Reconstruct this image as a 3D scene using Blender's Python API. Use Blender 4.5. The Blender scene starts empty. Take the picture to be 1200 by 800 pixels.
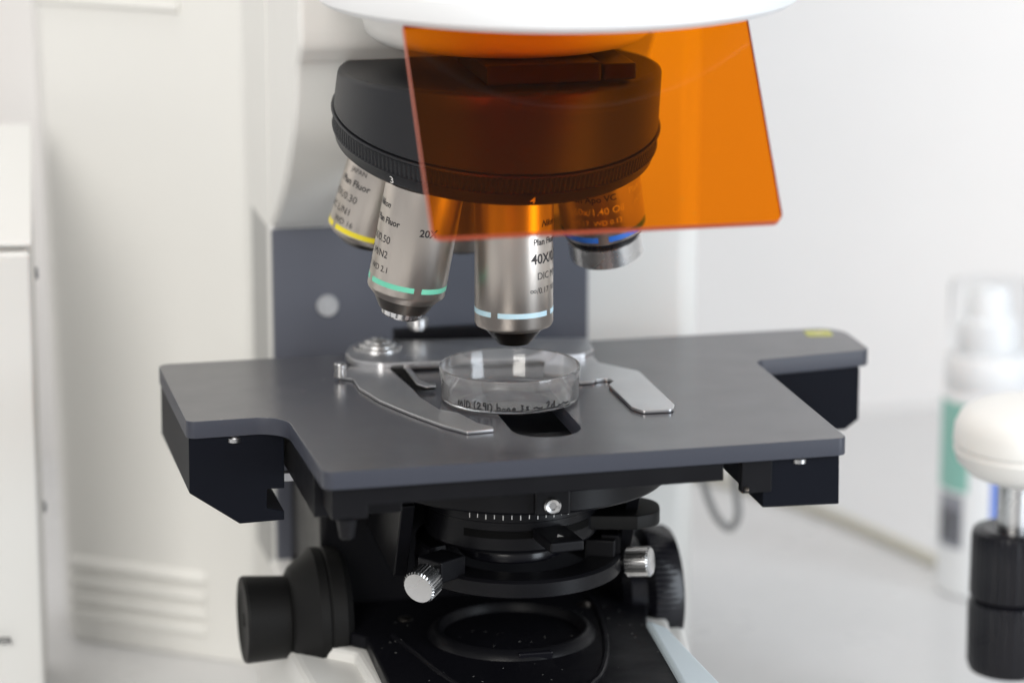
import bpy, bmesh, math, random
from mathutils import Vector, Matrix
random.seed(7)
PI=math.pi
S=0.001   # everything below is written in millimetres
scn=bpy.context.scene
COL=scn.collection
V=Vector

# ------------------------------------------------------------------ materials
def mat(name, col, rough=.5, metal=0., bump=0., bscale=400., rvar=0., cvar=0., coat=0., spec=.5, trans=0., ior=1.5, aniso=0., specks=0., stretch=(1,1,1)):
    m=bpy.data.materials.new(name); m.use_nodes=True
    nt=m.node_tree; N=nt.nodes; L=nt.links; b=N['Principled BSDF']
    b.inputs['Base Color'].default_value=(*col,1); b.inputs['Roughness'].default_value=rough
    b.inputs['Metallic'].default_value=metal; b.inputs['IOR'].default_value=ior
    b.inputs['Specular IOR Level'].default_value=spec
    b.inputs['Transmission Weight'].default_value=trans
    b.inputs['Coat Weight'].default_value=coat; b.inputs['Coat Roughness'].default_value=.15
    b.inputs['Anisotropic'].default_value=aniso
    tc=N.new('ShaderNodeTexCoord'); mp=N.new('ShaderNodeMapping'); mp.inputs['Scale'].default_value=stretch
    L.new(tc.outputs['Object'],mp.inputs['Vector'])
    def noise(sc,det=4):
        n=N.new('ShaderNodeTexNoise'); n.inputs['Scale'].default_value=sc; n.inputs['Detail'].default_value=det
        L.new(mp.outputs[0],n.inputs['Vector']); return n
    if bump:
        n=noise(bscale); bp=N.new('ShaderNodeBump'); bp.inputs['Strength'].default_value=bump; bp.inputs['Distance'].default_value=.0002
        L.new(n.outputs['Fac'],bp.inputs['Height']); L.new(bp.outputs[0],b.inputs['Normal'])
    if rvar:
        n=noise(45,6); r=N.new('ShaderNodeMapRange'); r.inputs['From Min'].default_value=.3; r.inputs['From Max'].default_value=.7
        r.inputs['To Min'].default_value=max(0.02,rough-rvar); r.inputs['To Max'].default_value=rough+rvar
        L.new(n.outputs['Fac'],r.inputs['Value']); L.new(r.outputs[0],b.inputs['Roughness'])
    last=None
    if cvar:
        n=noise(30,6); mx=N.new('ShaderNodeMix'); mx.data_type='RGBA'
        mx.inputs['A'].default_value=(*[c*(1-cvar) for c in col],1); mx.inputs['B'].default_value=(*[min(1,c*(1+cvar)) for c in col],1)
        L.new(n.outputs['Fac'],mx.inputs['Factor']); L.new(mx.outputs['Result'],b.inputs['Base Color']); last=mx.outputs['Result']
    if specks:
        v=N.new('ShaderNodeTexVoronoi'); v.inputs['Scale'].default_value=420; L.new(mp.outputs[0],v.inputs['Vector'])
        n=noise(60,2)
        a=N.new('ShaderNodeMath'); a.operation='LESS_THAN'; a.inputs[1].default_value=.13; L.new(v.outputs['Distance'],a.inputs[0])
        wn=N.new('ShaderNodeSeparateColor'); L.new(v.outputs['Color'],wn.inputs[0])
        c=N.new('ShaderNodeMath'); c.operation='LESS_THAN'; c.inputs[1].default_value=specks; L.new(wn.outputs[0],c.inputs[0])
        d=N.new('ShaderNodeMath'); d.operation='MULTIPLY'; L.new(a.outputs[0],d.inputs[0]); L.new(c.outputs[0],d.inputs[1])
        mx=N.new('ShaderNodeMix'); mx.data_type='RGBA'; mx.inputs['B'].default_value=(.45,.45,.43,1)
        if last: L.new(last,mx.inputs['A'])
        else: mx.inputs['A'].default_value=(*col,1)
        L.new(d.outputs[0],mx.inputs['Factor']); L.new(mx.outputs['Result'],b.inputs['Base Color'])
    return m
M={}
M['white']=mat('warm_white_enamel',(.80,.795,.765),.42,bump=.15,bscale=900,rvar=.06)
M['white2']=mat('cool_white_plastic',(.80,.81,.82),.38,bump=.1,bscale=900)
M['box']=mat('instrument_enamel',(.68,.68,.66),.42,bump=.1,bscale=900)
M['pale_blue']=mat('pale_blue_plastic',(.66,.76,.82),.35)
M['wall']=mat('painted_wall',(.80,.78,.765),.9,bump=.3,bscale=250,cvar=.015)
M['table']=mat('table_laminate',(.61,.61,.61),.34,bump=.1,bscale=300,rvar=.08,cvar=.03)
M['slate']=mat('slate_grey_paint',(.108,.115,.142),.42,bump=.15,bscale=1200,rvar=.05)
M['slate_side']=mat('slate_side_pale',(.42,.42,.41),.5)  # paler grey for the side strip of the slate panel
M['stage']=mat('stage_coating',(.050,.051,.060),.24,bump=.03,bscale=1500,rvar=.03,specks=.022,spec=1.0)
M['stage_rim']=mat('stage_machined_rim',(.046,.050,.066),.40,bump=.05,bscale=1500,spec=.35)
M['stage_edge']=mat('stage_bracket_anodised',(.005,.006,.010),.42,spec=.1,bump=.1,bscale=1500)
M['black']=mat('black_anodised_metal',(.006,.006,.0075),.36,spec=.18,bump=.15,bscale=1500,rvar=.06)
M['blackgloss']=mat('black_smooth_metal',(.007,.007,.010),.22,spec=.32)
M['rubber']=mat('black_moulded_plastic',(.008,.008,.008),.5,spec=.2,bump=.3,bscale=900)
M['dusty']=mat('black_dusty_plate',(.005,.005,.007),.42,spec=.12,bump=.2,bscale=900,specks=.10,rvar=.1)
M['nose']=mat('nosepiece_black',(.014,.015,.018),.42,spec=.4,bump=.12,bscale=1400)
M['nickel']=mat('satin_nickel',(.60,.55,.50),.33,metal=1,bump=.10,bscale=260,stretch=(1,1,18))
M['steel']=mat('brushed_steel',(.60,.60,.60),.26,metal=1,bump=.15,bscale=350,rvar=.07)
M['steel_mat']=mat('stainless_sheet',(.60,.60,.61),.33,metal=1,bump=.08,bscale=500,rvar=.07)
M['chrome']=mat('polished_chrome',(.72,.72,.73),.10,metal=1)
M['darksteel']=mat('dark_nickel',(.24,.22,.20),.30,metal=1)
M['coneblack']=mat('black_chrome',(.07,.065,.06),.28,metal=1)
M['void']=mat('slot_shade_black',(.002,.002,.002),.7,spec=.1)  # near-black colour stands in for the shade inside slots
M['glass']=mat('lens_glass',(.9,.95,1),.02,trans=1,ior=1.6)
M['clear']=mat('clear_polystyrene',(1,1,1),.03,trans=.945,ior=1.45,bump=.05,bscale=90)
M['capclear']=mat('frosted_clear_cap',(.97,.975,.98),.03,trans=1,ior=1.02)
M['orange']=mat('orange_acrylic',(1.0,.25,.002),.03,trans=1,rvar=.02,specks=.004,ior=1.28)
M['orange_edge']=mat('orange_acrylic_edge_glow',(.60,.11,.05),.4)  # light trapped in the polished edge is put into this diffuse colour
M['ink']=mat('black_engraving',(.02,.018,.02),.5)
M['marker']=mat('black_marker_ink',(.01,.01,.012),.4)
M['pale']=mat('pale_engraving',(.75,.74,.72),.5)
M['yellow']=mat('yellow_ring_paint',(.85,.70,.03),.35)
M['green']=mat('green_ring_paint',(.16,.62,.44),.35)
M['lblue']=mat('light_blue_ring_paint',(.50,.76,.88),.35)
M['blue']=mat('blue_ring_paint',(.03,.16,.62),.35)
M['sticker']=mat('yellow_green_sticker',(.50,.52,.16),.6)
M['cable']=mat('grey_cable_sheath',(.24,.24,.24),.5)
M['beige']=mat('beige_cable_sheath',(.52,.50,.42),.5)
M['label_green']=mat('green_label_print',(.26,.53,.46),.4)
M['label_blue']=mat('blue_label_print',(.03,.14,.60),.4)
M['label_grey']=mat('grey_label_print',(.28,.29,.33),.5)
M['grey']=mat('grey_plastic',(.45,.46,.48),.5)

def scratches(m,amount,col):
    nt=m.node_tree; N=nt.nodes; L=nt.links; b=N['Principled BSDF']; tc=N.new('ShaderNodeTexCoord'); fac=None
    for rot,st,th in ((.35,(3,150,3),.71),(1.9,(3,170,3),.73),(-.8,(4,120,4),.735)):
        mp=N.new('ShaderNodeMapping'); mp.inputs['Rotation'].default_value=(0,0,rot); mp.inputs['Scale'].default_value=st; L.new(tc.outputs['Object'],mp.inputs[0])
        n=N.new('ShaderNodeTexNoise'); n.inputs['Scale'].default_value=6; n.inputs['Detail'].default_value=3; L.new(mp.outputs[0],n.inputs['Vector'])
        g=N.new('ShaderNodeMapRange'); g.inputs['From Min'].default_value=th; g.inputs['From Max'].default_value=th+.05; g.inputs['To Max'].default_value=amount; L.new(n.outputs['Fac'],g.inputs['Value'])
        if fac is None: fac=g.outputs[0]
        else:
            a=N.new('ShaderNodeMath'); a.operation='MAXIMUM'; L.new(fac,a.inputs[0]); L.new(g.outputs[0],a.inputs[1]); fac=a.outputs[0]
    mx=N.new('ShaderNodeMix'); mx.data_type='RGBA'; mx.inputs['B'].default_value=(*col,1)
    i=b.inputs['Base Color']
    if i.is_linked: L.new(i.links[0].from_socket,mx.inputs['A'])
    else: mx.inputs['A'].default_value=i.default_value
    L.new(fac,mx.inputs['Factor']); L.new(mx.outputs['Result'],i)
scratches(M['stage'],.35,(.2,.2,.2)); scratches(M['steel_mat'],.3,(.8,.8,.8))

# ------------------------------------------------------------------ object helpers
WO={}
def empty(name,loc,label,cat,group=None):
    o=bpy.data.objects.new(name,None); COL.objects.link(o); o.empty_display_size=.02
    o.location=V(loc)*S; WO[o.name]=V(loc)*S; o['label']=label; o['category']=cat
    if group: o['group']=group
    return o
def link_mesh(name,verts,faces,m,parent=None,smooth=35,label=None,flat=False,recalc=True,capsharp=True,mats=None,fmat=None):
    me=bpy.data.meshes.new(name)
    lo=V([min(v[i] for v in verts) for i in range(3)]); hi=V([max(v[i] for v in verts) for i in range(3)])
    org=(lo+hi)/2
    me.from_pydata([tuple((V(v)-org)*S) for v in verts],[],faces)
    bm=bmesh.new(); bm.from_mesh(me)
    bmesh.ops.remove_doubles(bm,verts=bm.verts,dist=1e-7)
    if recalc: bmesh.ops.recalc_face_normals(bm,faces=bm.faces)
    if not flat:
        for f in bm.faces: f.smooth=True
        for e in bm.edges:
            if len(e.link_faces)==2:
                if e.calc_face_angle(0)>math.radians(smooth): e.smooth=False
                a,b_=e.link_faces
                if (abs(a.normal.z)>.9995)!=(abs(b_.normal.z)>.9995) and capsharp: e.smooth=False
    bm.to_mesh(me); bm.free()
    for x in (mats or [m]): me.materials.append(x)
    if fmat:
        for p,i in zip(me.polygons,fmat): p.material_index=i
    o=bpy.data.objects.new(name,me); COL.objects.link(o)
    w=org*S; WO[o.name]=w
    if parent is not None: o.parent=parent; o.location=w-WO[parent.name]
    else: o.location=w
    if label: o['label']=label
    return o
def bev(o,w,seg=2,ang=40):
    md=o.modifiers.new('bevel','BEVEL'); md.width=w*S; md.segments=seg; md.limit_method='ANGLE'; md.angle_limit=math.radians(ang); md.harden_normals=True
    return o
def tag(o,label,cat,group=None,kind=None):
    if label: o['label']=label
    if cat: o['category']=cat
    if group: o['group']=group
    if kind: o['kind']=kind
    return o
class MB:
    def __init__(s): s.v=[]; s.f=[]
    def add(s,v,f):
        b=len(s.v); s.v+= [V(x) for x in v]; s.f+=[[i+b for i in q] for q in f]; return s
    def box(s,x0,x1,y0,y1,z0,z1,rot=0,piv=None):
        vs=[V((x,y,z)) for z in(z0,z1) for y in(y0,y1) for x in(x0,x1)]
        if rot:
            c=V(piv) if piv else V(((x0+x1)/2,(y0+y1)/2,0)); R=Matrix.Rotation(rot,3,'Z')
            vs=[R@(p-c)+c for p in vs]
        return s.add(vs,[[0,2,3,1],[4,5,7,6],[0,1,5,4],[2,6,7,3],[0,4,6,2],[1,3,7,5]])
    def prism(s,pts,axis,a,b):
        # pts: 2D loop; axis = extrusion axis
        def P(p,t): return {'x':(t,p[0],p[1]),'y':(p[0],t,p[1]),'z':(p[0],p[1],t)}[axis]
        n=len(pts)
        return s.add([P(p,a) for p in pts]+[P(p,b) for p in pts],[list(range(n))[::-1],list(range(n,2*n))]+[[i,(i+1)%n,(i+1)%n+n,i+n] for i in range(n)])
    def lathe(s,prof,org=(0,0,0),up=(0,0,1),n=64,front=None,a0=0,a1=2*PI,rad=None,closed=False):
        o=V(org); up=V(up).normalized(); f=V(front) if front is not None else V((0,-1,0)).cross(up).cross(up)*-1
        if f.length<1e-3: f=V((1,0,0))
        f=(f-up*f.dot(up)).normalized(); sd=up.cross(f)
        full=abs(a1-a0-2*PI)<1e-6; k=n if full else n+1; vs=[]; fs=[]
        for i in range(k):
            t=a0+(a1-a0)*i/n; d=f*math.cos(t)+sd*math.sin(t)
            for j,(r,z) in enumerate(prof):
                rr=rad(i,j,r) if rad else r
                vs.append(o+up*z+d*rr)
        m=len(prof)
        for i in range(n):
            i2=(i+1)%k
            for j in range(m if closed else m-1):
                j2=(j+1)%m
                fs.append([i*m+j,i2*m+j,i2*m+j2,i*m+j2])
        s.add(vs,fs)
        if not full and closed: s.f.append([len(s.v)-k*m+j for j in range(m)][::-1]); s.f.append([len(s.v)-m+j for j in range(m)])
        return s
    def cyl(s,p0,p1,r,n=32,ch=.4,r2=None):
        p0=V(p0);p1=V(p1);u=(p1-p0);L=u.length; r2=r if r2 is None else r2
        fr=V((0,0,1)) if abs(u.normalized().z)<.9 else V((1,0,0))
        return s.lathe([(0,0),(r-ch,0),(r,ch),(r2,L-ch),(r2-ch,L),(0,L)],p0,u,n,front=fr)
    def tube(s,pts,r,n=12):
        pts=[V(p) for p in pts]; rings=[]; 
        up=V((0,0,1))
        for i,p in enumerate(pts):
            t=(pts[min(i+1,len(pts)-1)]-pts[max(i-1,0)]).normalized()
            a=t.cross(up); a=a.normalized() if a.length>1e-3 else V((1,0,0)); b=a.cross(t)
            rings.append([p+a*r*math.cos(2*PI*k/n)+b*r*math.sin(2*PI*k/n) for k in range(n)])
        vs=[q for R in rings for q in R]; fs=[]
        for i in range(len(pts)-1):
            for k in range(n): fs.append([i*n+k,i*n+(k+1)%n,(i+1)*n+(k+1)%n,(i+1)*n+k])
        fs.append(list(range(n))); fs.append([(len(pts)-1)*n+k for k in range(n)])
        return s.add(vs,fs)
    def out(s,name,m,parent=None,**k): return link_mesh(name,s.v,s.f,M[m] if isinstance(m,str) else m,parent,**k)
def smooth_path(pts,k=8):
    P=[V(p) for p in pts]; out=[]
    for i in range(len(P)-1):
        a=P[max(i-1,0)];b=P[i];c=P[i+1];d=P[min(i+2,len(P)-1)]
        for j in range(k):
            t=j/k; out.append(.5*((2*b)+(c-a)*t+(2*a-5*b+4*c-d)*t*t+(3*b-a-3*c+d)*t**3))
    out.append(P[-1]); return out
def rpoly(pts,seg=6):
    # pts: (x,y,r) rounded corners
    out=[]; n=len(pts)
    for i,p in enumerate(pts):
        a=V(pts[i-1][:2]); b=V(p[:2]); c=V(pts[(i+1)%n][:2]); r=p[2] if len(p)>2 else 0
        if r<=0: out.append(tuple(b)); continue
        u=(a-b).normalized(); w=(c-b).normalized(); ang=math.acos(max(-1,min(1,u.dot(w))))
        d=min(r/math.tan(ang/2),(a-b).length*.49,(c-b).length*.49); rr=d*math.tan(ang/2)
        cc=b+(u+w).normalized()*(rr/math.sin(ang/2)); s=b+u*d-cc; e=b+w*d-cc
        a0=math.atan2(s.y,s.x); a1=math.atan2(e.y,e.x); da=(a1-a0+PI)%(2*PI)-PI
        for k in range(seg+1):
            t=a0+da*k/seg; out.append((cc.x+rr*math.cos(t),cc.y+rr*math.sin(t)))
    return out
def eval_curve(cu):
    o=bpy.data.objects.new('tmp',cu); COL.objects.link(o); dg=bpy.context.evaluated_depsgraph_get(); dg.update()
    me=o.evaluated_get(dg).to_mesh(); v=[w.co.copy() for w in me.vertices]; f=[list(p.vertices) for p in me.polygons]
    o.evaluated_get(dg).to_mesh_clear(); bpy.data.objects.remove(o); bpy.data.curves.remove(cu); return v,f
def plate(loops,z0,z1,bevel=.4):
    cu=bpy.data.curves.new('tmp','CURVE'); cu.dimensions='2D'; cu.fill_mode='BOTH'
    for L in loops:
        s=cu.splines.new('POLY'); s.points.add(len(L)-1); s.use_cyclic_u=True
        for i,p in enumerate(L): s.points[i].co=(p[0],p[1],0,1)
    cu.extrude=(z1-z0)/2-bevel; cu.bevel_depth=bevel; cu.bevel_resolution=2; cu.offset=-bevel
    v,f=eval_curve(cu); zc=(z0+z1)/2
    return [V((a.x,a.y,a.z+zc)) for a in v],f
def text(body,size,bold=0.,shear=0.,align='LEFT',space=1.):
    cu=bpy.data.curves.new('tmp','FONT'); cu.body=body; cu.size=size; cu.offset=bold; cu.shear=shear; cu.align_x=align; cu.space_character=space; cu.resolution_u=3
    return eval_curve(cu)

# ------------------------------------------------------------------ camera
F=V((0.21001043,0.94729584,-0.2419219)); Rt=V((0.97629601,-0.21643961,0)); Up=V((0.05236148,0.23618738,0.97029573))
CAM=V((-310.02,-1402.61,382.81))
cd=bpy.data.cameras.new('camera'); cam=bpy.data.objects.new('camera',cd); COL.objects.link(cam)
cd.sensor_width=36; cd.lens=4100/1200*36; cd.clip_start=.05; cd.clip_end=20
cam.matrix_world=Matrix((( Rt.x,Up.x,-F.x,CAM.x*S),(Rt.y,Up.y,-F.y,CAM.y*S),(Rt.z,Up.z,-F.z,CAM.z*S),(0,0,0,1)))
cd.dof.use_dof=True; cd.dof.focus_distance=1.462; cd.dof.aperture_fstop=4.0; cd.dof.aperture_blades=0
scn.camera=cam
FH=V((F.x,F.y,0)).normalized()

# ------------------------------------------------------------------ setting
TZ=-190.
o=MB().box(-1500,1500,-420,622,TZ-30,TZ).out('table','table'); bev(o,2); tag(o,None,None,kind='structure')
o=MB().box(-2200,2600,620.5,720,TZ-900,1500).out('wall','wall',flat=True); tag(o,None,None,kind='structure')

# ------------------------------------------------------------------ microscope
mic=empty('microscope',(0,100,TZ),'white upright laboratory microscope with black nosepiece, dark slotted stage and orange shield','microscope')
# column housing
body=[(-80,222),(-79.5,152),(117,152),(128,163),(128,340),(-150,340),(-166,325),(-164,283)]
lo=[(-79,222),(-79,152),(116,152),(126,163),(126,340),(-145,340),(-163,325),(-163.5,283)]
hi=[(-80,222),(-80,152),(120,152),(130,163),(130,345),(-150,345),(-176,330),(-176,292)]
mb=MB(); n=len(lo)
# the wide left face bows out slightly
def fp(L): return rpoly([(*p,0 if i in(1,) else 8) for i,p in enumerate(L)],4)
A=fp(lo);B=fp(hi);k=len(A)
mb.add([(p[0],p[1],TZ+.5) for p in A]+[(p[0],p[1],420) for p in B],[list(range(k))[::-1],list(range(k,2*k))]+[[i,(i+1)%k,(i+1)%k+k,i+k] for i in range(k)])
colm=mb.out('column_housing','white',mic,smooth=30)
# ribs of the housing (moulded vents)
dv=(V((-163.5,283,0))-V((-79,222,0))).normalized(); nv=V((dv.y,-dv.x,0)); nv=nv if nv.y<0 else -nv
def rib(z,t0,t1,lean):
    p=V((-79,222,0))
    a=p+dv*t0; b=p+dv*t1
    m=MB().tube([a+nv*(-.9)+V((0,0,z)),a+dv*2+nv*.2+V((0,0,z)),b+nv*.2+V((0,0,z))],3.1,14)
    return m.out('vent_rib','white',colm)
for z in (-148.5,-157.5,-166.5,-175): rib(z,28,103,0)
dv2=(V((-176,292,0))-V((-80,222,0))).normalized()
for z in (135,143.5):
    zt=(z-TZ)/(420-TZ); p=V((-79,222,0)).lerp(V((-80,222,0)),zt); q=V((-163.5,283,0)).lerp(V((-176,292,0)),zt); d=(q-p).normalized()
    a=p+d*34; b=p+d*112
    MB().tube([a+V((0,0,z)),b+V((0,0,z))],3.1,14).out('vent_rib','white',colm)
# arm: side profile extruded across x
prof=[(60,260),(60,150),(61.5,143),(66,137.5),(72,130),(82,105),(98,86),(117,68),(140,52),(151.5,45.5),(156,45.5),(156,260)]
pr=smooth_path([(0,a,b) for a,b in prof[1:10]],5); prof2=[(60,260)]+[(p.y,p.z) for p in pr]+[(156,45.5),(156,260)]
o=MB().prism(prof2,'x',-79,80).out('arm','white',mic,smooth=25); bev(o,3.5,4,50)
# slate front panel below the arm
fpn=MB().box(-78.5,71,150,158,-120,45).out('front_panel','slate',mic); bev(fpn,1.2)
MB().box(-79.6,-76,158.3,206,-120,45).out('panel_side','slate_side',mic)
m=MB().lathe([(0,2.2),(2.0,2.2),(2.2,1.2),(2.4,1.2),(4.4,1.8),(5.2,.6),(5.2,-.5)],(-53,150,8),(0,-1,0),28,front=(0,0,1)).out('screw','grey',fpn)
# white disc that carries the shield, head above it
MB().lathe([(0,170),(88,170),(98,170.6),(101,173),(101.5,177),(100.5,182),(97,185),(92,186),(90,187),(90,230),(0,230)],(20,0,0),(0,0,1),96,front=(0,-1,0)).out('head_disc','white2',mic)
MB().lathe([(0,145.8),(50,145.8),(57,147.5),(61,151),(62.5,156),(62.5,169.8),(0,169.8)],(9,44,0),(0,0,1),96,front=(0,-1,0)).out('head_neck','white',mic)
# slider housing between neck and nosepiece
slot=MB().box(-14,34,-20,40,137.2,145.5).box(36,50,-16,30,137.2,144).out('slider_slot','blackgloss',mic); bev(slot,.8)
# ------------------------------------------------ nosepiece
nn=V((0.0279,-0.2145,0.9763)).normalized(); fc=V((2.3,38,115.6)); tcn=V((3.8,38,135.8))
fr0=(V((0,-1,0))-nn*V((0,-1,0)).dot(nn)).normalized(); sd0=nn.cross(fr0)
mb=MB(); K=128; rows=[]
def ring(c,f,s,r,off=V((0,0,0))): return [c+off+f*r*math.cos(2*PI*i/K)+s*r*math.sin(2*PI*i/K) for i in range(K)]
fT=V((0,-1,0)); sT=V((1,0,0))   # up x front = (0,0,1)x(0,-1,0) = (1,0,0)
rows=[ring(tcn,fT,sT,.01),ring(tcn,fT,sT,66.2),ring(tcn-V((0,0,.25)),fT,sT,67.6),ring(tcn-V((0,0,1.0)),fT,sT,68.6),ring(tcn-V((0,0,2.2)),fT,sT,69)]
b1=ring(fc+nn*1.2,fr0,sd0,69.4)
for t in (.25,.5,.75): rows.append([a.lerp(b,t) for a,b in zip(rows[4],b1)])
rows+=[b1,ring(fc+nn*.9,fr0,sd0,69.0),ring(fc+nn*.6,fr0,sd0,66.5),ring(fc+nn*.6,fr0,sd0,.01)]
vs=[p for r in rows for p in r]; fs=[]
for j in range(len(rows)-1):
    for i in range(K): fs.append([j*K+i,j*K+(i+1)%K,(j+1)*K+(i+1)%K,(j+1)*K+i])
nose=link_mesh('nosepiece',vs,fs,M['nose'],mic,smooth=40,label='black tilted revolving nosepiece drum with a white numbered rim')
NT=190
def knr(i,j,r):
    return r-(.65 if (i%4 in(0,1)) and j in(3,4) else 0)
kn=MB().lathe([(66,.4),(69.9,.3),(70.5,-.4),(69.8,-1.4),(69.2,-7.4),(69.7,-7.9),(69.3,-8.4),(68.1,-12.6),(66.6,-13.9),(62.6,-14.4),(40,-14.4),(0,-14.2)],fc,nn,NT*4,front=(0,-1,0),rad=knr).out('knurled_ring','nose',nose,smooth=30)
def wrap_cone(verts,c,up,front,ang,z,r0,slope,off=.15):
    # verts in x (right) y (up the cone); slope = outward per unit up
    f=(V(front)-up*V(front).dot(up)).normalized(); s=up.cross(f); out=[]
    for v in verts:
        zz=z+v.y*math.cos(math.atan(slope)); r=r0+(zz-z)*slope+off; a=ang+v.x/r0
        out.append(c+up*zz+(f*math.cos(a)+s*math.sin(a))*r)
    return out
camfront=-FH
for ch,px_ang in (('3',-37),('4',14.5)):
    v,f=text(ch,4.8,.02,align='CENTER')
    MB().add(wrap_cone(v,fc,nn,camfront,math.radians(px_ang),-12.3,68.2,1.2/4.2,off=.25),f).out('numeral','pale',kn,flat=True,recalc=False)
# ------------------------------------------------ objectives
def subdiv(v,f,L=1.2):
    bm=bmesh.new(); vv=[bm.verts.new(p) for p in v]
    for q in f:
        try: bm.faces.new([vv[i] for i in q])
        except ValueError: pass
    bmesh.ops.triangulate(bm,faces=bm.faces)
    for _ in range(3):
        es=[e for e in bm.edges if e.calc_length()>L]
        if not es: break
        bmesh.ops.subdivide_edges(bm,edges=es,cuts=1); bmesh.ops.triangulate(bm,faces=bm.faces)
    bm.verts.index_update(); v=[x.co.copy() for x in bm.verts]; f=[[x.index for x in q.verts] for q in bm.faces]; bm.free(); return v,f
def frame(lat,aw):
    d=(V((0,0,-1))+Rt*lat+FH*aw).normalized(); up=-d; f=-FH; f=(f-up*f.dot(up)).normalized(); return up,f
def objective(tip,lat,aw,parts,band,lines,label,bz,bh=2.2,R=16.6,dash=(-24,80,11.5)):
    up,f=frame(lat,aw); tip=V(tip); s=up.cross(f)
    root=MB().lathe(parts['barrel'],tip,up,96,front=f).out('objective','nickel',mic,smooth=28,label=label)
    for nm,mt,p in parts['other']: MB().lathe(p,tip,up,80,front=f).out(nm,mt,root,smooth=28)
    if band:
        st,w,g=dash; mb=MB()
        for q in range(4):
            a0=math.radians(st+q*(w+g)); a1=a0+math.radians(w if q<3 else min(w,360-3*(w+g)-g))
            mb.lathe([(R-.3,bz),(R+.09,bz),(R+.09,bz+bh),(R-.3,bz+bh)],tip,up,24,front=f,a0=a0,a1=a1,closed=True)
        mb.out('colour_band',band,root,smooth=30)
    for (body,size,bold,shear,ang,z,al,mt) in lines:
        v,fa=text(body,size,bold*.9,shear,al); v,fa=subdiv(v,fa)
        out=[]
        for p in v:
            a=math.radians(ang)+p.x/R; out.append(tip+up*(z-size*.35+p.y)+(f*math.cos(a)+s*math.sin(a))*(R+.07))
        link_mesh('lettering',out,fa,M[mt],root,flat=True,recalc=False)
    return root
R=16.6
# 40x in the working position
objective((1.7,0,24.6),0,0,{
 'barrel':[(12.6,6.2),(16.0,7.8),(16.6,9.0),(16.6,47),(16.6,62),(15,63),(15,70),(0,70)],
 'other':[('front_mount','coneblack',[(0,-.4),(2.2,-.4),(2.4,-.9),(5.0,-.9),(6.8,-.4),(12.6,6.3),(11.5,7.5)]),('front_lens','glass',[(0,-.6),(2.0,-.5),(2.1,-.2)])]},
 'lblue',[('Nikon',3.9,.07,.35,60,53,'CENTER','ink'),('Plan Fluor',3.8,.09,0,29,45.8,'LEFT','ink'),('40X/0.75',5.9,.13,0,26,38.6,'LEFT','ink'),
  ('DIC M/N2',4.3,.0,0,36,31.2,'LEFT','ink'),('\u221e/0.17  WD 0.66',3.6,.0,0,24,25,'LEFT','ink')],
 'nickel objective with light blue band pointing straight down at the dish',13.6)
# 20x
objective((-44.8,10.2,35.7),-.187,.05,{
 'barrel':[(13.2,8.6),(16.2,11.6),(16.6,12.5),(16.6,58),(15,59),(15,68),(0,68)],
 'other':[('front_mount','darksteel',[(0,3.2),(9.6,3.2),(10.2,3.4),(13.2,8.6),(12,9)]),('front_lens','chrome',[(0,1.2),(4.6,1.2),(5.2,.2),(7.8,.2),(8.6,1.0),(9.0,3.3),(8,3.6)])]},
 'green',[('Nikon',3.9,.07,.35,-50,49.5,'RIGHT','ink'),('Plan Fluor',3.8,.09,0,-27,42.9,'RIGHT','ink'),('20X/0.50',4.6,.0,0,-38,34.9,'RIGHT','ink'),
  ('DIC M/N2',4.3,.0,0,-38,28.6,'RIGHT','ink'),('\u221e/0.17  WD 2.1',3.6,.0,0,-32,22.3,'RIGHT','ink'),('20X',4.4,.12,0,4,41.5,'LEFT','ink')],
 'nickel objective with green band leaning left of the working one',15.2,dash=(22.7,80,11.5))
# 10x
objective((-50.8,71.5,54.6),-.31,.10,{
 'barrel':[(14.2,3.2),(16.2,5.0),(16.5,5.8),(16.5,42),(16.5,48),(15,49),(15,56),(0,56)],
 'other':[('front_mount','darksteel',[(0,.3),(6,.3),(6.6,0),(9.5,0),(14.1,3.4),(13,4)])]},
 'yellow',[('JAPAN',3.2,.0,0,-22,34.5,'RIGHT','ink'),('Plan Fluor',4.2,.09,0,-11,28.8,'RIGHT','ink'),('10X/0.30',4.6,.0,0,-26,22,'RIGHT','ink'),
  ('DIC L/N1',4.3,.0,0,-30,15.8,'RIGHT','ink'),('WD 16',3.6,.0,0,-21,10.8,'RIGHT','ink')],
 'short nickel objective with yellow band at the far left of the nosepiece',6.2,R=16.5,dash=(-52,92,8))
# oil immersion
objective((52.0,40,52.2),.133,.30,{
 'barrel':[(16.4,12.4),(18.0,13.2),(18.4,14),(18.4,56),(16,57),(16,64),(0,64)],
 'other':[('collar','steel',[(0,1.4),(12.6,1.4),(13,.3),(15.6,0),(16.1,.5),(16.1,9.2),(15.4,9.8),(14.8,10)]),('step_ring','blackgloss',[(14,9.6),(15.2,9.9),(17,11.4),(17,12.4),(15,12.7)])]},
 'blue',[('Plan Apo VC',4.2,.07,0,22,35.5,'RIGHT','ink'),('60x/1.40 Oil',4.6,.03,0,32,29.6,'RIGHT','pale'),('\u221e/0.17  WD 0.13',3.4,.0,0,27,24,'RIGHT','pale'),('Plan Apo',4.2,.05,0,42,35.5,'LEFT','pale'),('JAPAN',3.2,0,0,50,29.5,'LEFT','pale')],
 'nickel oil objective with blue band and a chrome collar',14.8,2.6,R=18.4,dash=(5,76,14))
# rear objective, mostly hidden
objective((-1.5,92,47.5),-.02,.36,{
 'barrel':[(14.0,3.0),(16.0,5.0),(16.5,6),(16.5,56),(15,57),(15,62),(0,62)],
 'other':[('front_mount','darksteel',[(0,0),(9,0),(13.9,3.2),(13,4)])]},None,[],'nickel objective half hidden behind the two front ones',0)
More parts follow.
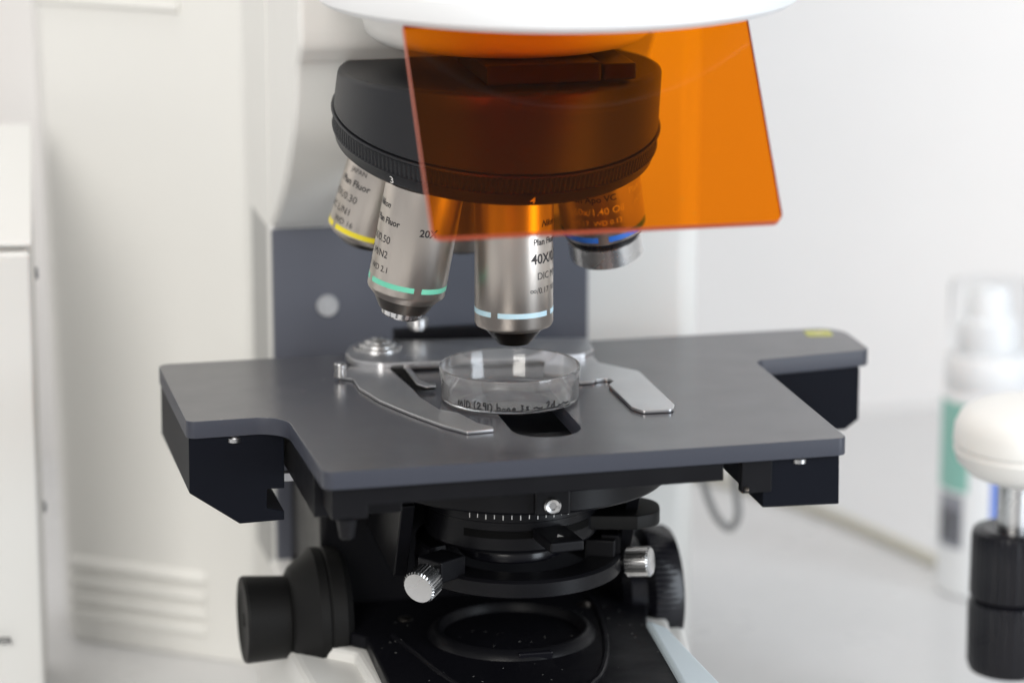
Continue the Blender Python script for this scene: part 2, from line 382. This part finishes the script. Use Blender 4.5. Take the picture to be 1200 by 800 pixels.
# ------------------------------------------------ orange shield
sh=bpy.data.objects
y0,z0=-60.,170.3; L=92.; be=math.radians(37); dn=V((0,-math.sin(be),-math.cos(be))); nr=V((0,-math.cos(be),math.sin(be)))
xl,xr=-56.2,84.4
out2=rpoly([(xl,0,0),(xr,0,0),(xr,L,3.5),(xl+.6,L,3.5)],6)
k=len(out2); P0=V((0,y0,z0)); T=3.6
vs=[P0+V((p[0],0,0))+dn*p[1] for p in out2]; vs+=[v-nr*T for v in vs[:k]]
fs=[list(range(k)),list(range(k,2*k))[::-1]]+[[i,(i+1)%k,(i+1)%k+k,i+k] for i in range(k)]
shield=link_mesh('orange_shield',vs,fs,None,mic,smooth=30,mats=[M['orange'],M['orange_edge']],fmat=[0,0]+[1]*k,label='orange transparent shield hanging in front of the nosepiece')
# ------------------------------------------------ stage
outline=rpoly([(-139.2,89.5,5),(-139.2,-9.5,4),(-97.8,-8,13),(-96.3,-96,5),(120.8,-91.5,4),(119.6,39,6),(175.8,47,5),(175.4,91,14)],8)
hole=rpoly([(-10.5,28,10),(-10.5,-64,14),(18.5,-64,14),(18.5,28,10)],8)
v,f=plate([outline,hole],-7.4,0,.35)
stage=link_mesh('stage','x' and v,f,M['stage'],mic,smooth=20,label='dark grey rectangular stage plate with cut corners and a slot')
br=MB().prism([(-138.2,-7.6),(-98.2,-7.6),(-98.4,-31.5),(-105.7,-31.4),(-106,-39.6),(-98.6,-41.5),(-98.6,-45.3),(-117.5,-45.8),(-138.4,-31.2)],'y',-7.6,88).out('side_bracket','stage_edge',stage,flat=True); bev(br,.35)
br=MB().prism([(128,-7.6),(170.4,-7.6),(170.4,-31.5),(164.3,-36),(128,-36)],'y',45,88).out('side_bracket','stage_edge',stage,flat=True); bev(br,.35)
br=MB().prism([(86,-7.6),(118.3,-7.6),(118.6,-28.8),(86,-28.2)],'y',-88.5,-25).out('side_bracket','stage_edge',stage,flat=True); bev(br,.35)
br=MB().box(76.7,89.5,-89.6,-84,-21.5,-7.6).out('cover_plate','black',stage); bev(br,.5)
def screw(x,y,z,up,r,parent,mt='steel',fr=(0,0,1)):
    return MB().lathe([(0,.3),(r*.42,.3),(r*.48,1.0),(r*.8,1.3),(r,.6),(r,-1)],(x,y,z),up,24,front=fr).out('screw',mt,parent)
screw(78.6,-89.6,-19.4,(0,-1,0),1.1,stage,'darksteel')
for x,y in ((-119,-8.0),(101.5,-89)):
    MB().lathe([(0,0),(3,0),(3,1.6),(1.6,2.6),(0,2.6)],(x,y+1.6,-10.2),(0,0,1),20,front=(0,-1,0)).out('screw','steel',stage)
o=MB().box(-107,-60,14,18,-35,-31.2).out('guide_rail','steel_mat',stage); bev(o,.3)
o=MB().prism([(-92.5,-7.6),(68.3,-7.6),(68.4,-14.8),(-78,-15.8),(-78,-21),(-92.5,-21)],'y',-92,-30).out('lower_plate','black',stage,flat=True); bev(o,.5)
MB().cyl((-86,-89,-21),(-86,-89,-29.5),4.2,24,.5,r2=3.0).out('stop_pin','black',stage)
# second layer bracket on left under stage
o=MB().box(-96,-60,-70,60,-26,-7.7).out('slide_carriage','black',stage); bev(o,.5)
# sticker
v,f=plate([rpoly([(155.5,76,2),(167.5,74.5,2),(168.5,85.5,2),(156.5,87,2)])],.02,.2,.03)
link_mesh('sticker',v,f,M['sticker'],stage)
v,f=text('2',8,.3,align='CENTER'); link_mesh('sticker_mark',[V((162.3+p.x,78.5+p.y,.25)) for p in v],f,mat('sticker_print',(.62,.60,.30),.6),stage,flat=True,recalc=False)
stage.data.materials.append(M['stage_rim'])
for p in stage.data.polygons:
    if abs(p.normal.z)<.9: p.material_index=1
# fine specimen holder
bar=rpoly([(-57.5,76,12),(-57,62,10),(-46,54.2,6),(-19.9,52.7,0),(7.8,49.5,0),(30,50,0),(45.3,51.5,3),(51,58,5),(53.5,80,4),(20,87,0),(-17.9,92,0),(-41.5,96.8,14),(-53,90,10)],6)
v,f=plate([bar],1.0,4.2,.4); holder=link_mesh('specimen_holder',v,f,M['steel_mat'],mic,smooth=20,label='stainless holder with two arms clasping the dish')
wx,wy=-42,82
MB().lathe([(10.8,4.2),(10.8,4.9),(10.2,5.3),(8.4,5.4),(8.2,6.1),(7.6,6.6),(6.0,6.8),(5.6,7.6),(4.6,8.2),(2.4,8.4),(2.0,8.9),(0,9.1)],(wx,wy,0),(0,0,1),48).out('pivot_washer','steel',holder)
larm=rpoly([(-66,45.5,2),(-60.5,41.1,2),(-60.5,25,6),(-56,3.4,12),(-46.7,-21.1,14),(-37.2,-42.4,12),(-29.8,-53.8,1),(-18.3,-52.3,.8),(-18,-48,0),(-22.7,-41.5,0),(-27.3,-24,4),(-34,-17,2),(-38,4,8),(-38.5,18,4),(-42,56.5,0),(-58.1,61.8,0)],5)
v,f=plate([larm],.15,1.5,.3); link_mesh('holder_arm',v,f,M['steel_mat'],holder,smooth=20,label='curved left arm of the holder')
tri=rpoly([(-41.6,58,0),(-36.5,56,0),(-35.2,30,2),(-31.5,19.5,1),(-29.5,19,0),(-29.2,15,0),(-34.4,14,1),(-37.4,17,0)],4)
v,f=plate([tri],1.5,1.75,.08); link_mesh('arm_slot','x' and v,f,M['void'],holder)  # black sheet laid on the arm for the dark of an open gap
tab=rpoly([(-35.8,54,0),(-33.5,54,0),(-33.6,28,1),(-30.5,21,1),(-28.6,20,.5),(-28.6,16.5,.5),(-33,16,1),(-36,22,1)],4)
v,f=plate([tab],1.8,2.7,.2); link_mesh('spring_tab',v,f,M['steel_mat'],holder,smooth=20)
MB().lathe([(0,7.6),(2.2,7.6),(2.6,7.2),(2.6,1.6),(0,1.6)],(-65.2,45.3,0),(0,0,1),28).out('arm_pin','steel',holder)
rarm=rpoly([(30,62,0),(22,30,4),(31,24,3),(33.5,14,3),(40.5,13.8,1),(41.2,16.2,2.5),(47.5,17.4,2),(48.4,12,1.5),(45,7,1),(45.4,-31,3),(48.5,-38,2),(61.5,-38.6,3),(64,-31,4),(63.6,27,7),(50,45,4),(50.5,62,0)],5)
v,f=plate([rarm],.15,1.6,.3); link_mesh('holder_arm',v,f,M['steel_mat'],holder,smooth=20,label='broad flat right arm of the holder')
# stage rear rail and lock screw
o=MB().box(-31.5,22,97,103,-2,7.6).out('rear_rail','black',mic); bev(o,.6)
MB().lathe([(0,13),(4.2,13),(4.8,12.4),(4.8,8.8),(3.6,8.2),(3.6,7.5)],(-20.5,100,0),(0,0,1),28).out('lock_screw','steel',mic)
# ------------------------------------------------ stage support + condenser
o=MB().box(-72,62,62,149,-180,-16).out('focus_block','black',mic); bev(o,3)
o=MB().box(-58,66,-20,70,-33,-16).out('condenser_carrier','black',mic); bev(o,2)
crg=MB().lathe([(46,-16.5),(50,-16.5),(52,-25),(62,-25.6),(63.2,-26.6),(63.2,-34.8),(62.2,-35.9),(38,-35.9),(38,-16.5)],(6.5,8,0),(0,0,1),128,front=(0,-1,0),closed=True).out('substage_ring','black',mic,smooth=30)
o=MB().box(-2,13,-57.6,-52,-35.5,-24.8).out('clamp_lug','black',crg); bev(o,1)
screw(5.2,-57.8,-31.2,(0,-1,0),3.6,crg,'steel')
screw(64,-20,-33,(1,-.5,0),3.2,crg,'darksteel')
cond=MB().lathe([(0,-36.1),(37.2,-36.1),(37.6,-37),(37.6,-44.6),(37.2,-45),(37.2,-57),(36,-58.5),(30,-59),(30,-61),(23.4,-61.5),(23.4,-62),(0,-62)],(1,2,0),(0,0,1),96,front=(0,-1,0)).out('condenser','black',mic,smooth=30)
MB().lathe([(0,-62),(22.6,-62.2),(23,-62.8),(23,-66.6),(22.2,-67.4),(0,-67.4)],(1,2,0),(0,0,1),72,front=(0,-1,0)).out('condenser_lens_mount','blackgloss',cond)
mb=MB()
for i in range(13):
    a=math.radians(-40+i*5.6); up=V((0,0,1)); fr=V((0,-1,0)); d=V((math.sin(a),-math.cos(a),0)); t=V((math.cos(a),math.sin(a),0)); c=V((1,2,0))+d*37.68
    h=1.7 if i%2 else 2.1
    mb.add([c-t*.2+V((0,0,-41.4)),c+t*.2+V((0,0,-41.4)),c+t*.2+V((0,0,-41.4-h)),c-t*.2+V((0,0,-41.4-h))],[[0,1,2,3]])
mb.out('scale_marks','pale',cond,flat=True)
mb=MB().lathe([(37.1,-48.5),(37.45,-48.5),(37.45,-51.8),(37.1,-51.8)],(1,2,0),(0,0,1),40,front=(0,-1,0),a0=-.78,a1=.85,closed=True); mb.out('lever_slot','void',cond)  # black strip on the wall in place of a shaded recess
o=MB().box(3,18,-57,-34,-52,-47.3,rot=.12).out('aperture_lever','black',cond); bev(o,1)
v,f=text('\u25b2',3,0,align='CENTER'); 
MB().add([(9,-50,-47.2),(12,-50,-47.2),(10.3,-46,-47.2)],[[0,1,2]]).out('lever_mark','pale',cond,flat=True)
pad=rpoly([(28,-20,0),(50,-25,0),(61,-21,10),(65,-4,13),(52,9,10),(28,12,0)],8)
v,f=plate([pad],-54.5,-48.2,.8); link_mesh('condenser_handle',v,f,M['rubber'],mic,smooth=20)
# condenser holder ring with two thumb screws
hr=MB().lathe([(31,-68.5),(43,-68.5),(44.5,-69.5),(44.5,-75.5),(43,-76.5),(31,-76.5)],(4,2,0),(0,0,1),96,front=(0,-1,0),closed=True).out('holder_ring','black',mic,smooth=30)
o=MB().lathe([(36,-60.5),(43,-60.5),(44,-61.5),(44,-68.4),(36,-68.4)],(4,2,0),(0,0,1),60,front=(0,1,0),a0=-1.9,a1=1.9,closed=True).out('ring_wall','black',hr,smooth=30)
def thumb(c,d,r,L):
    d=V(d).normalized(); c=V(c); mb=MB()
    mb.lathe([(0,L-.6),(r*.5,L-.5),(r-.8,L),(r,L-.8),(r,.8),(r-.8,0),(0,0)],c,d,120,front=(0,0,1),rad=lambda i,j,q:q-(.55 if i%4 in(0,1) and j in(3,4) else 0))
    k=mb.out('thumb_screw','steel',hr,smooth=25)
    MB().cyl(c-d*9,c+d*.5,2.2,20,.2).out('screw_shaft','steel',k)
    return k
tl=V((-40,-28,-68)); thumb((-42.5,-35,-66.2),(-.62,-.72,-.22),7.4,9)
o=MB().box(-42,-27,-30,-16,-70,-60.6,rot=.6).out('screw_block','black',hr); bev(o,.8)
thumb((49.5,-9,-73.5),(.86,-.5,.12),6.6,11)
o=MB().box(33,46,-14,2,-76,-61.5,rot=-.4).out('screw_block','black',hr); bev(o,.8)
for x,s in ((-48,1),(50,-1)):
    o=MB().prism([(-20,-39),(40,-30),(60,-72),(0,-76)],'x',x-3,x+3).out('condenser_bracket','black',mic); bev(o,.8)
# ------------------------------------------------ base
base=rpoly([(-82,160,10),(-82,27,8),(-66,12,4),(-63,-120,6),(70,-120,6),(70,-20,6),(84,60,8),(84,160,10)],5)
v,f=plate([base],TZ+.5,-113,3); bs=link_mesh('base','x' and v,f,M['white'],mic,smooth=20)
bw=rpoly([(-91,140,10),(-91,10,10),(-88,-60,10),(-84,-150,6),(72,-150,6),(78,-20,12),(92,60,10),(92,140,10)],5)
v,f=plate([bw],TZ+.4,-118,4); link_mesh('base_shell',v,f,M['white'],bs,smooth=20)
cov=rpoly([(-74,140,4),(-74.4,30,3),(-60.5,14.5,3),(-62.3,-50,0),(-66,-125,4),(53,-125,4),(57.5,-73,0),(63,8,5),(80,70,4),(80,140,4)],5)
v,f=plate([cov],-118,-107,1.2); cover=link_mesh('base_cover','x' and v,f,M['dusty'],mic,smooth=20)
# raised curved ridges on the cover
for pts in ([(-49,13,0),(-44,-10,0),(-38,-40,0),(-28,-70,0),(-12,-95,0)],[(47,52,0),(45,20,0),(38,-20,0),(28,-52,0),(20,-66,0),(12,-80,0)]):
    MB().tube([V((p.x,p.y,-107.2)) for p in smooth_path(pts,8)],1.6,10).out('cover_ridge','dusty',cover)
fl=MB().lathe([(37,-107.4),(35.8,-105.2),(33.6,-103.4),(32.4,-103),(31.4,-103.3),(30.5,-105),(29,-110),(27,-112),(24,-112.5),(23,-109.5),(21.5,-109),(20.5,-112.5)],(2,5,0),(0,0,1),96,front=(0,-1,0)).out('field_lens_ring','black',cover,smooth=40)
MB().lathe([(0,-108.6),(12,-109.6),(20.6,-112.4)],(2,5,0),(0,0,1),64).out('field_lens','blackgloss',fl)
o=MB().box(-3,12,-31,-25,-108,-103.8).out('ring_notch','blackgloss',fl); bev(o,.8)
for x,y in ((-39.5,34),(42,37)): MB().lathe([(0,1.2),(2.2,1.0),(3.2,.2),(3.6,-.4)],(x,y,-106.9),(0,0,1),24).out('screw','darksteel',cover)
# white lamp-side rail at right of the cover
o=MB().prism([(61.4,3.5),(68,-10),(72,-110),(53,-110)],'z',-125,-103.8).out('side_rail','pale_blue',mic,smooth=20); bev(o,2,3)
# focus knobs
def lat_x(prof,y,z,name,mt,parent,rad=None,n=72): return MB().lathe(prof,(0,y,z),(-1,0,0),n,front=(0,0,1),rad=rad).out(name,mt,parent,smooth=30)
fk=lat_x([(0,64),(27,64),(30,67),(30,73),(29.3,73.8),(30,74.6),(30,78.5),(28,80.5),(22,88),(19,89.5),(0,89.5)],50,-107.5,'focus_knob','rubber',mic)
lat_x([(17.4,89),(18.2,90),(19.3,108),(18.7,109.2),(14,109.2),(12.5,108.6),(3.4,108.6),(3.2,107),(0,107)],50,-107.5,'fine_knob','rubber',fk)
fr_=lat_x([(0,-60),(19,-60),(23,-63),(24,-70),(25.5,-71),(28.4,-73),(28.4,-84),(27.2,-86),(18,-86),(0,-86)],55,-107.5,'focus_knob','blackgloss',mic,rad=lambda i,j,r:r-(.5 if i%2 and j in(5,6) else 0),n=140)

# ------------------------------------------------------------------ petri dish
dz=.25
dish=empty('petri_dish',(0,0,dz),'clear round plastic petri dish with handwriting, sitting open on the stage under the objectives','petri dish')
MB().lathe([(0,1.2),(25.6,1.2),(26,1.7),(28,1.7),(28.3,2.1),(28.5,8.2),(28.9,8.7),(29.2,14.1),(29.5,14.4),(29.9,14.2),(30,13.8),(29.9,9.2),(29.5,8.6),(29.3,1.2),(28.9,.4),(28,0),(27.2,.3),(0,.3)],(0,0,dz),(0,0,1),144).out('dish_body','clear',dish,smooth=40)
# handwriting on the side wall: MD (291) bone ds ...
G={'M':[[(0,0),(.1,1),(.45,.3),(.8,1),(.9,0)]],'(':[[(.3,1.15),(.05,.6),(.25,-.1)]],')':[[(.0,1.1),(.3,.6),(.1,-.15)]],
 'D':[[(.05,0),(.1,1)],[(.1,1),(.55,.8),(.6,.3),(.05,0)]],'2':[[(0,.7),(.25,.95),(.45,.7),(.05,.05),(.6,.1)]],'n':[[(0,.5),(.05,0)],[(.03,.3),(.25,.55),(.4,.35),(.45,0)]],
 'd':[[(.5,.5),(.15,.5),(.05,.15),(.3,0),(.5,.25)],[(.55,1.1),(.52,0)]],'b':[[(.05,1.1),(.05,0)],[(.05,.3),(.3,.5),(.5,.25),(.3,0),(.05,.05)]],'o':[[(.3,.5),(.05,.3),(.2,0),(.45,.2),(.3,.5)]],
 'e':[[(.05,.25),(.45,.3),(.3,.5),(.05,.3),(.2,0),(.5,.08)]],'s':[[(.45,.5),(.1,.4),(.4,.15),(.05,0)]],'3':[[(0,.9),(.4,.8),(.15,.5),(.45,.25),(0,0)]],'-':[[(0,.3),(.5,.35)]],'~':[[(0,.2),(.4,.35),(.8,.15),(1.3,.25)]],'l':[[(.05,0),(.1,1.05)]],'i':[[(.1,0),(.12,.5)]],'.':[[(.05,0),(.12,.06)]]}
mb=MB(); a=math.radians(-47); hh=3.0
def hw(strokes,a,z,sc):
    for st in strokes:
        P=smooth_path([(x,y,0) for x,y in st],4); pts=[]
        for p in P:
            th=a+p.x*sc/29.4; f_=camfront; s_=V((0,0,1)).cross(f_)
            pts.append(V((0,0,dz+z+p.y*sc+random.uniform(-.02,.02)))+(f_*math.cos(th)+s_*math.sin(th))*29.5)
        mb.tube(pts,.34,5)
for chs in 'MlD (291) bone 3s ~ 2d -~':
    if chs==' ': a+=1.3/29.4; continue
    g=G.get(chs) or G['2']
    if chs=='9': g=[[(.45,.6),(.1,.6),(.2,1),(.45,.9),(.4,0)]]
    if chs=='1': g=G['l']
    w=max(x for s in g for x,_ in s)
    hw(g,a,1.7+random.uniform(-.15,.25),hh*random.uniform(.85,1.1)); a+=(w*hh+.75)/29.4
mb.tube([V((0,0,dz+1.5+.35*math.sin(i*.7)))+(camfront*math.cos(t)+V((0,0,1)).cross(camfront)*math.sin(t))*29.5 for i,t in enumerate([math.radians(-12+ i*4) for i in range(19)])],.22,5)
mb.out('handwriting','marker',dish,smooth=60)

# ------------------------------------------------------------------ power supply box at left
box=empty('power_supply_box',(-300,260,TZ),'white boxy instrument with a seamed lid at the left edge','instrument box')
rz=math.radians(-5.5)
def rbox(x0,x1,y0,y1,z0,z1): return MB().box(x0,x1,y0,y1,z0,z1,rot=rz,piv=(-190,122,0))
def skew(mb,k):
    for p in mb.v:
        if p.z>TZ+60: p.z+=k*(p.y-122)
    return mb
o=skew(rbox(-460,-191.5,126,250,TZ+6,46.4),.20).out('case','box',box); bev(o,3,3)
o=skew(rbox(-460,-190,122,262,48,50.6),.20).out('lid','box',box); bev(o,2.6,4)
o=rbox(-458,-190.6,120,126,TZ+8,46.4).out('front_plate','box',box); bev(o,2.4,3)
v,f=text('POWER',4.6,.12); Rm=Matrix.Rotation(rz,3,'Z')
tv=[Rm@V((p.x,0,p.y)) for p in v]; mxx=max(p.x for p in tv)
tv=[p+V((-205-mxx,119.0,-134)) for p in tv]
link_mesh('lettering',tv,f,M['ink'],box,flat=True,recalc=False)
for z in (30,-80):
    MB().lathe([(0,1.5),(2.6,1.2),(3,0)],(-186.5,150,z),(1,0,0),20).out('screw','grey',box)

# ------------------------------------------------------------------ second device: stage control knob
kx,ky=246.5,45.5
kb=empty('stage_control',(kx,ky,-150),'white domed housing over a steel shaft and two stacked black ribbed knobs','control knob')
MB().lathe([(0,-28),(20,-29),(30,-31.2),(35,-34.6),(37.4,-39.5),(38,-46.5),(37,-47.6),(37,-49),(37.8,-50.2),(36,-56),(31,-61),(21,-65),(0,-66)],(kx+9.5,ky,0),(0,0,1),96,front=(0,-1,0)).out('domed_housing','white',kb,smooth=40)
MB().lathe([(0,-65),(8,-65),(8,-90),(0,-90)],(kx,ky,0),(0,0,1),40,front=(0,-1,0)).out('shaft','steel',kb)
rb=lambda i,j,r:r-(.6 if i%6 in(0,1) and 2<=j<=3 else 0)
MB().lathe([(0,-87),(15,-87),(18.6,-88.2),(19.4,-91),(19.6,-118),(19,-119.4),(15,-120),(0,-120)],(kx,ky,0),(0,0,1),192,front=(0,-1,0),rad=lambda i,j,r:r-(.6 if i%6 in(0,1) and 3<=j<=4 else 0)).out('ribbed_knob','blackgloss',kb,smooth=30)
MB().lathe([(0,-120),(16,-120),(19.4,-121.6),(20,-124),(19.8,-151),(18.4,-155),(15,-156.6),(0,-156.6)],(kx,ky,0),(0,0,1),192,front=(0,-1,0),rad=lambda i,j,r:r-(.6 if i%6 in(0,1) and 3<=j<=4 else 0)).out('ribbed_knob','blackgloss',kb,smooth=30)

# ------------------------------------------------------------------ pump bottle
bx,by=312,262
bt=empty('pump_bottle',(bx,by,TZ),'white pump bottle with a clear cap and green label, standing on the table','bottle')
MB().lathe([(0,0),(21,0),(23,1.5),(23.4,5),(23.4,102),(22.6,108),(20.5,112),(17,114.5),(0,114.5)],(bx,by,TZ),(0,0,1),72,front=(0,-1,0)).out('bottle_body','white2',bt)
MB().lathe([(0,112),(21.5,112),(22.2,113),(22.2,124),(21,128),(19,129.5),(0,129.5)],(bx,by,TZ),(0,0,1),64).out('screw_collar','white2',bt)
MB().lathe([(0,129),(15.5,129),(15.5,140),(14,146),(11.4,148),(10.4,158),(9.2,161),(7,163),(0,163.4)],(bx,by,TZ),(0,0,1),48).out('pump_head','white2',bt)
MB().lathe([(20.6,129.7),(20.4,163.5),(19,166),(0,166.6),(0,165.6),(18.6,165),(19.5,163),(19.7,129.7)],(bx,by,TZ),(0,0,1),64).out('clear_cap','capclear',bt)
def lab(nm,mt,a0,a1,za,zb): MB().lathe([(23.3,za),(23.55,za),(23.55,zb),(23.3,zb)],(bx,by,TZ),(0,0,1),24,front=camfront,a0=math.radians(a0),a1=math.radians(a1),closed=True).out(nm,mt,bt)
lab('green_label','label_green',-84,-28,58,105); lab('grey_label','label_grey',-78,-34,27,56); lab('blue_label','label_blue',2,40,38,80)
mb=MB()
for i in range(9):
    a0=-74+i*4.2; mb.lathe([(23.5,30),(23.7,30),(23.7,48),(23.5,48)],(bx,by,TZ),(0,0,1),3,front=camfront,a0=math.radians(a0),a1=math.radians(a0+(1.2 if i%2 else 2.2)),closed=True)
mb.out('barcode','ink',bt)

# ------------------------------------------------------------------ cables
pts=smooth_path([(138,205,-60),(139,203,-85),(143,200,-106),(149,200,-121),(156,200,-128),(160.5,200,-121),(159.5,203,-104),(158,205,-60)],8)
cb=MB().tube(pts,1.9,12).out('grey_cable','cable'); tag(cb,'thin grey cable hanging in a loop behind the right end of the stage','cable')
pts=smooth_path([(150,560,TZ+3),(215,505,TZ+3),(262,425,TZ+3),(290,345,TZ+3),(308,277,TZ+3),(322,215,TZ+3),(345,150,TZ+3)],8)
cb=MB().tube(pts,3.2,14).out('beige_cable','beige'); tag(cb,'pale beige cable running across the table past the bottle','cable')

# ------------------------------------------------------------------ light
w=bpy.data.worlds.new('World'); scn.world=w; w.use_nodes=True; nt=w.node_tree; bg=nt.nodes['Background']
tc=nt.nodes.new('ShaderNodeTexCoord'); sp=nt.nodes.new('ShaderNodeSeparateXYZ'); nt.links.new(tc.outputs['Generated'],sp.inputs[0])
mr=nt.nodes.new('ShaderNodeMapRange'); mr.inputs['From Min'].default_value=-1; nt.links.new(sp.outputs['Z'],mr.inputs['Value'])
rp=nt.nodes.new('ShaderNodeValToRGB'); e=rp.color_ramp.elements
e[0].position=.0; e[0].color=(.2,.2,.2,1); e[1].position=1; e[1].color=(.30,.28,.30,1)
x=e.new(.47); x.color=(.55,.55,.56,1); x=e.new(.56); x.color=(.78,.78,.79,1)
x=e.new(.80); x.color=(.7,.7,.7,1)
nt.links.new(mr.outputs[0],rp.inputs[0]); nt.links.new(rp.outputs[0],bg.inputs['Color']); bg.inputs['Strength'].default_value=.68
def area(name,loc,target,sx,sy,power,col):
    l=bpy.data.lights.new(name,'AREA'); l.shape='RECTANGLE'; l.size=sx; l.size_y=sy; l.energy=power; l.color=col
    o=bpy.data.objects.new(name,l); COL.objects.link(o); o.location=loc
    o.rotation_euler=(V(target)-V(loc)).to_track_quat('-Z','Y').to_euler(); return o
# window to the right of the camera (cool), lamp-lit room to the left (warm), ceiling light
area('window_light',(1.55,-1.5,.35),(0,0.05,.1),.8,2.0,33,(.84,.92,1.0))
area('room_light',(-1.1,-2.0,1.15),(0,.1,.1),.9,1.7,36,(1.0,.965,.91))
area('ceiling_light',(-.3,.15,2.1),(-.1,.1,0),1.4,1.0,19,(1.0,.985,.96))

scn.render.engine='CYCLES'
scn.cycles.max_bounces=14; scn.cycles.transmission_bounces=14; scn.cycles.glossy_bounces=6; scn.cycles.transparent_max_bounces=16
scn.view_settings.view_transform='Standard'; scn.view_settings.look='None'; scn.view_settings.exposure=0.14; scn.view_settings.gamma=1
scn.render.resolution_x=1024; scn.render.resolution_y=682
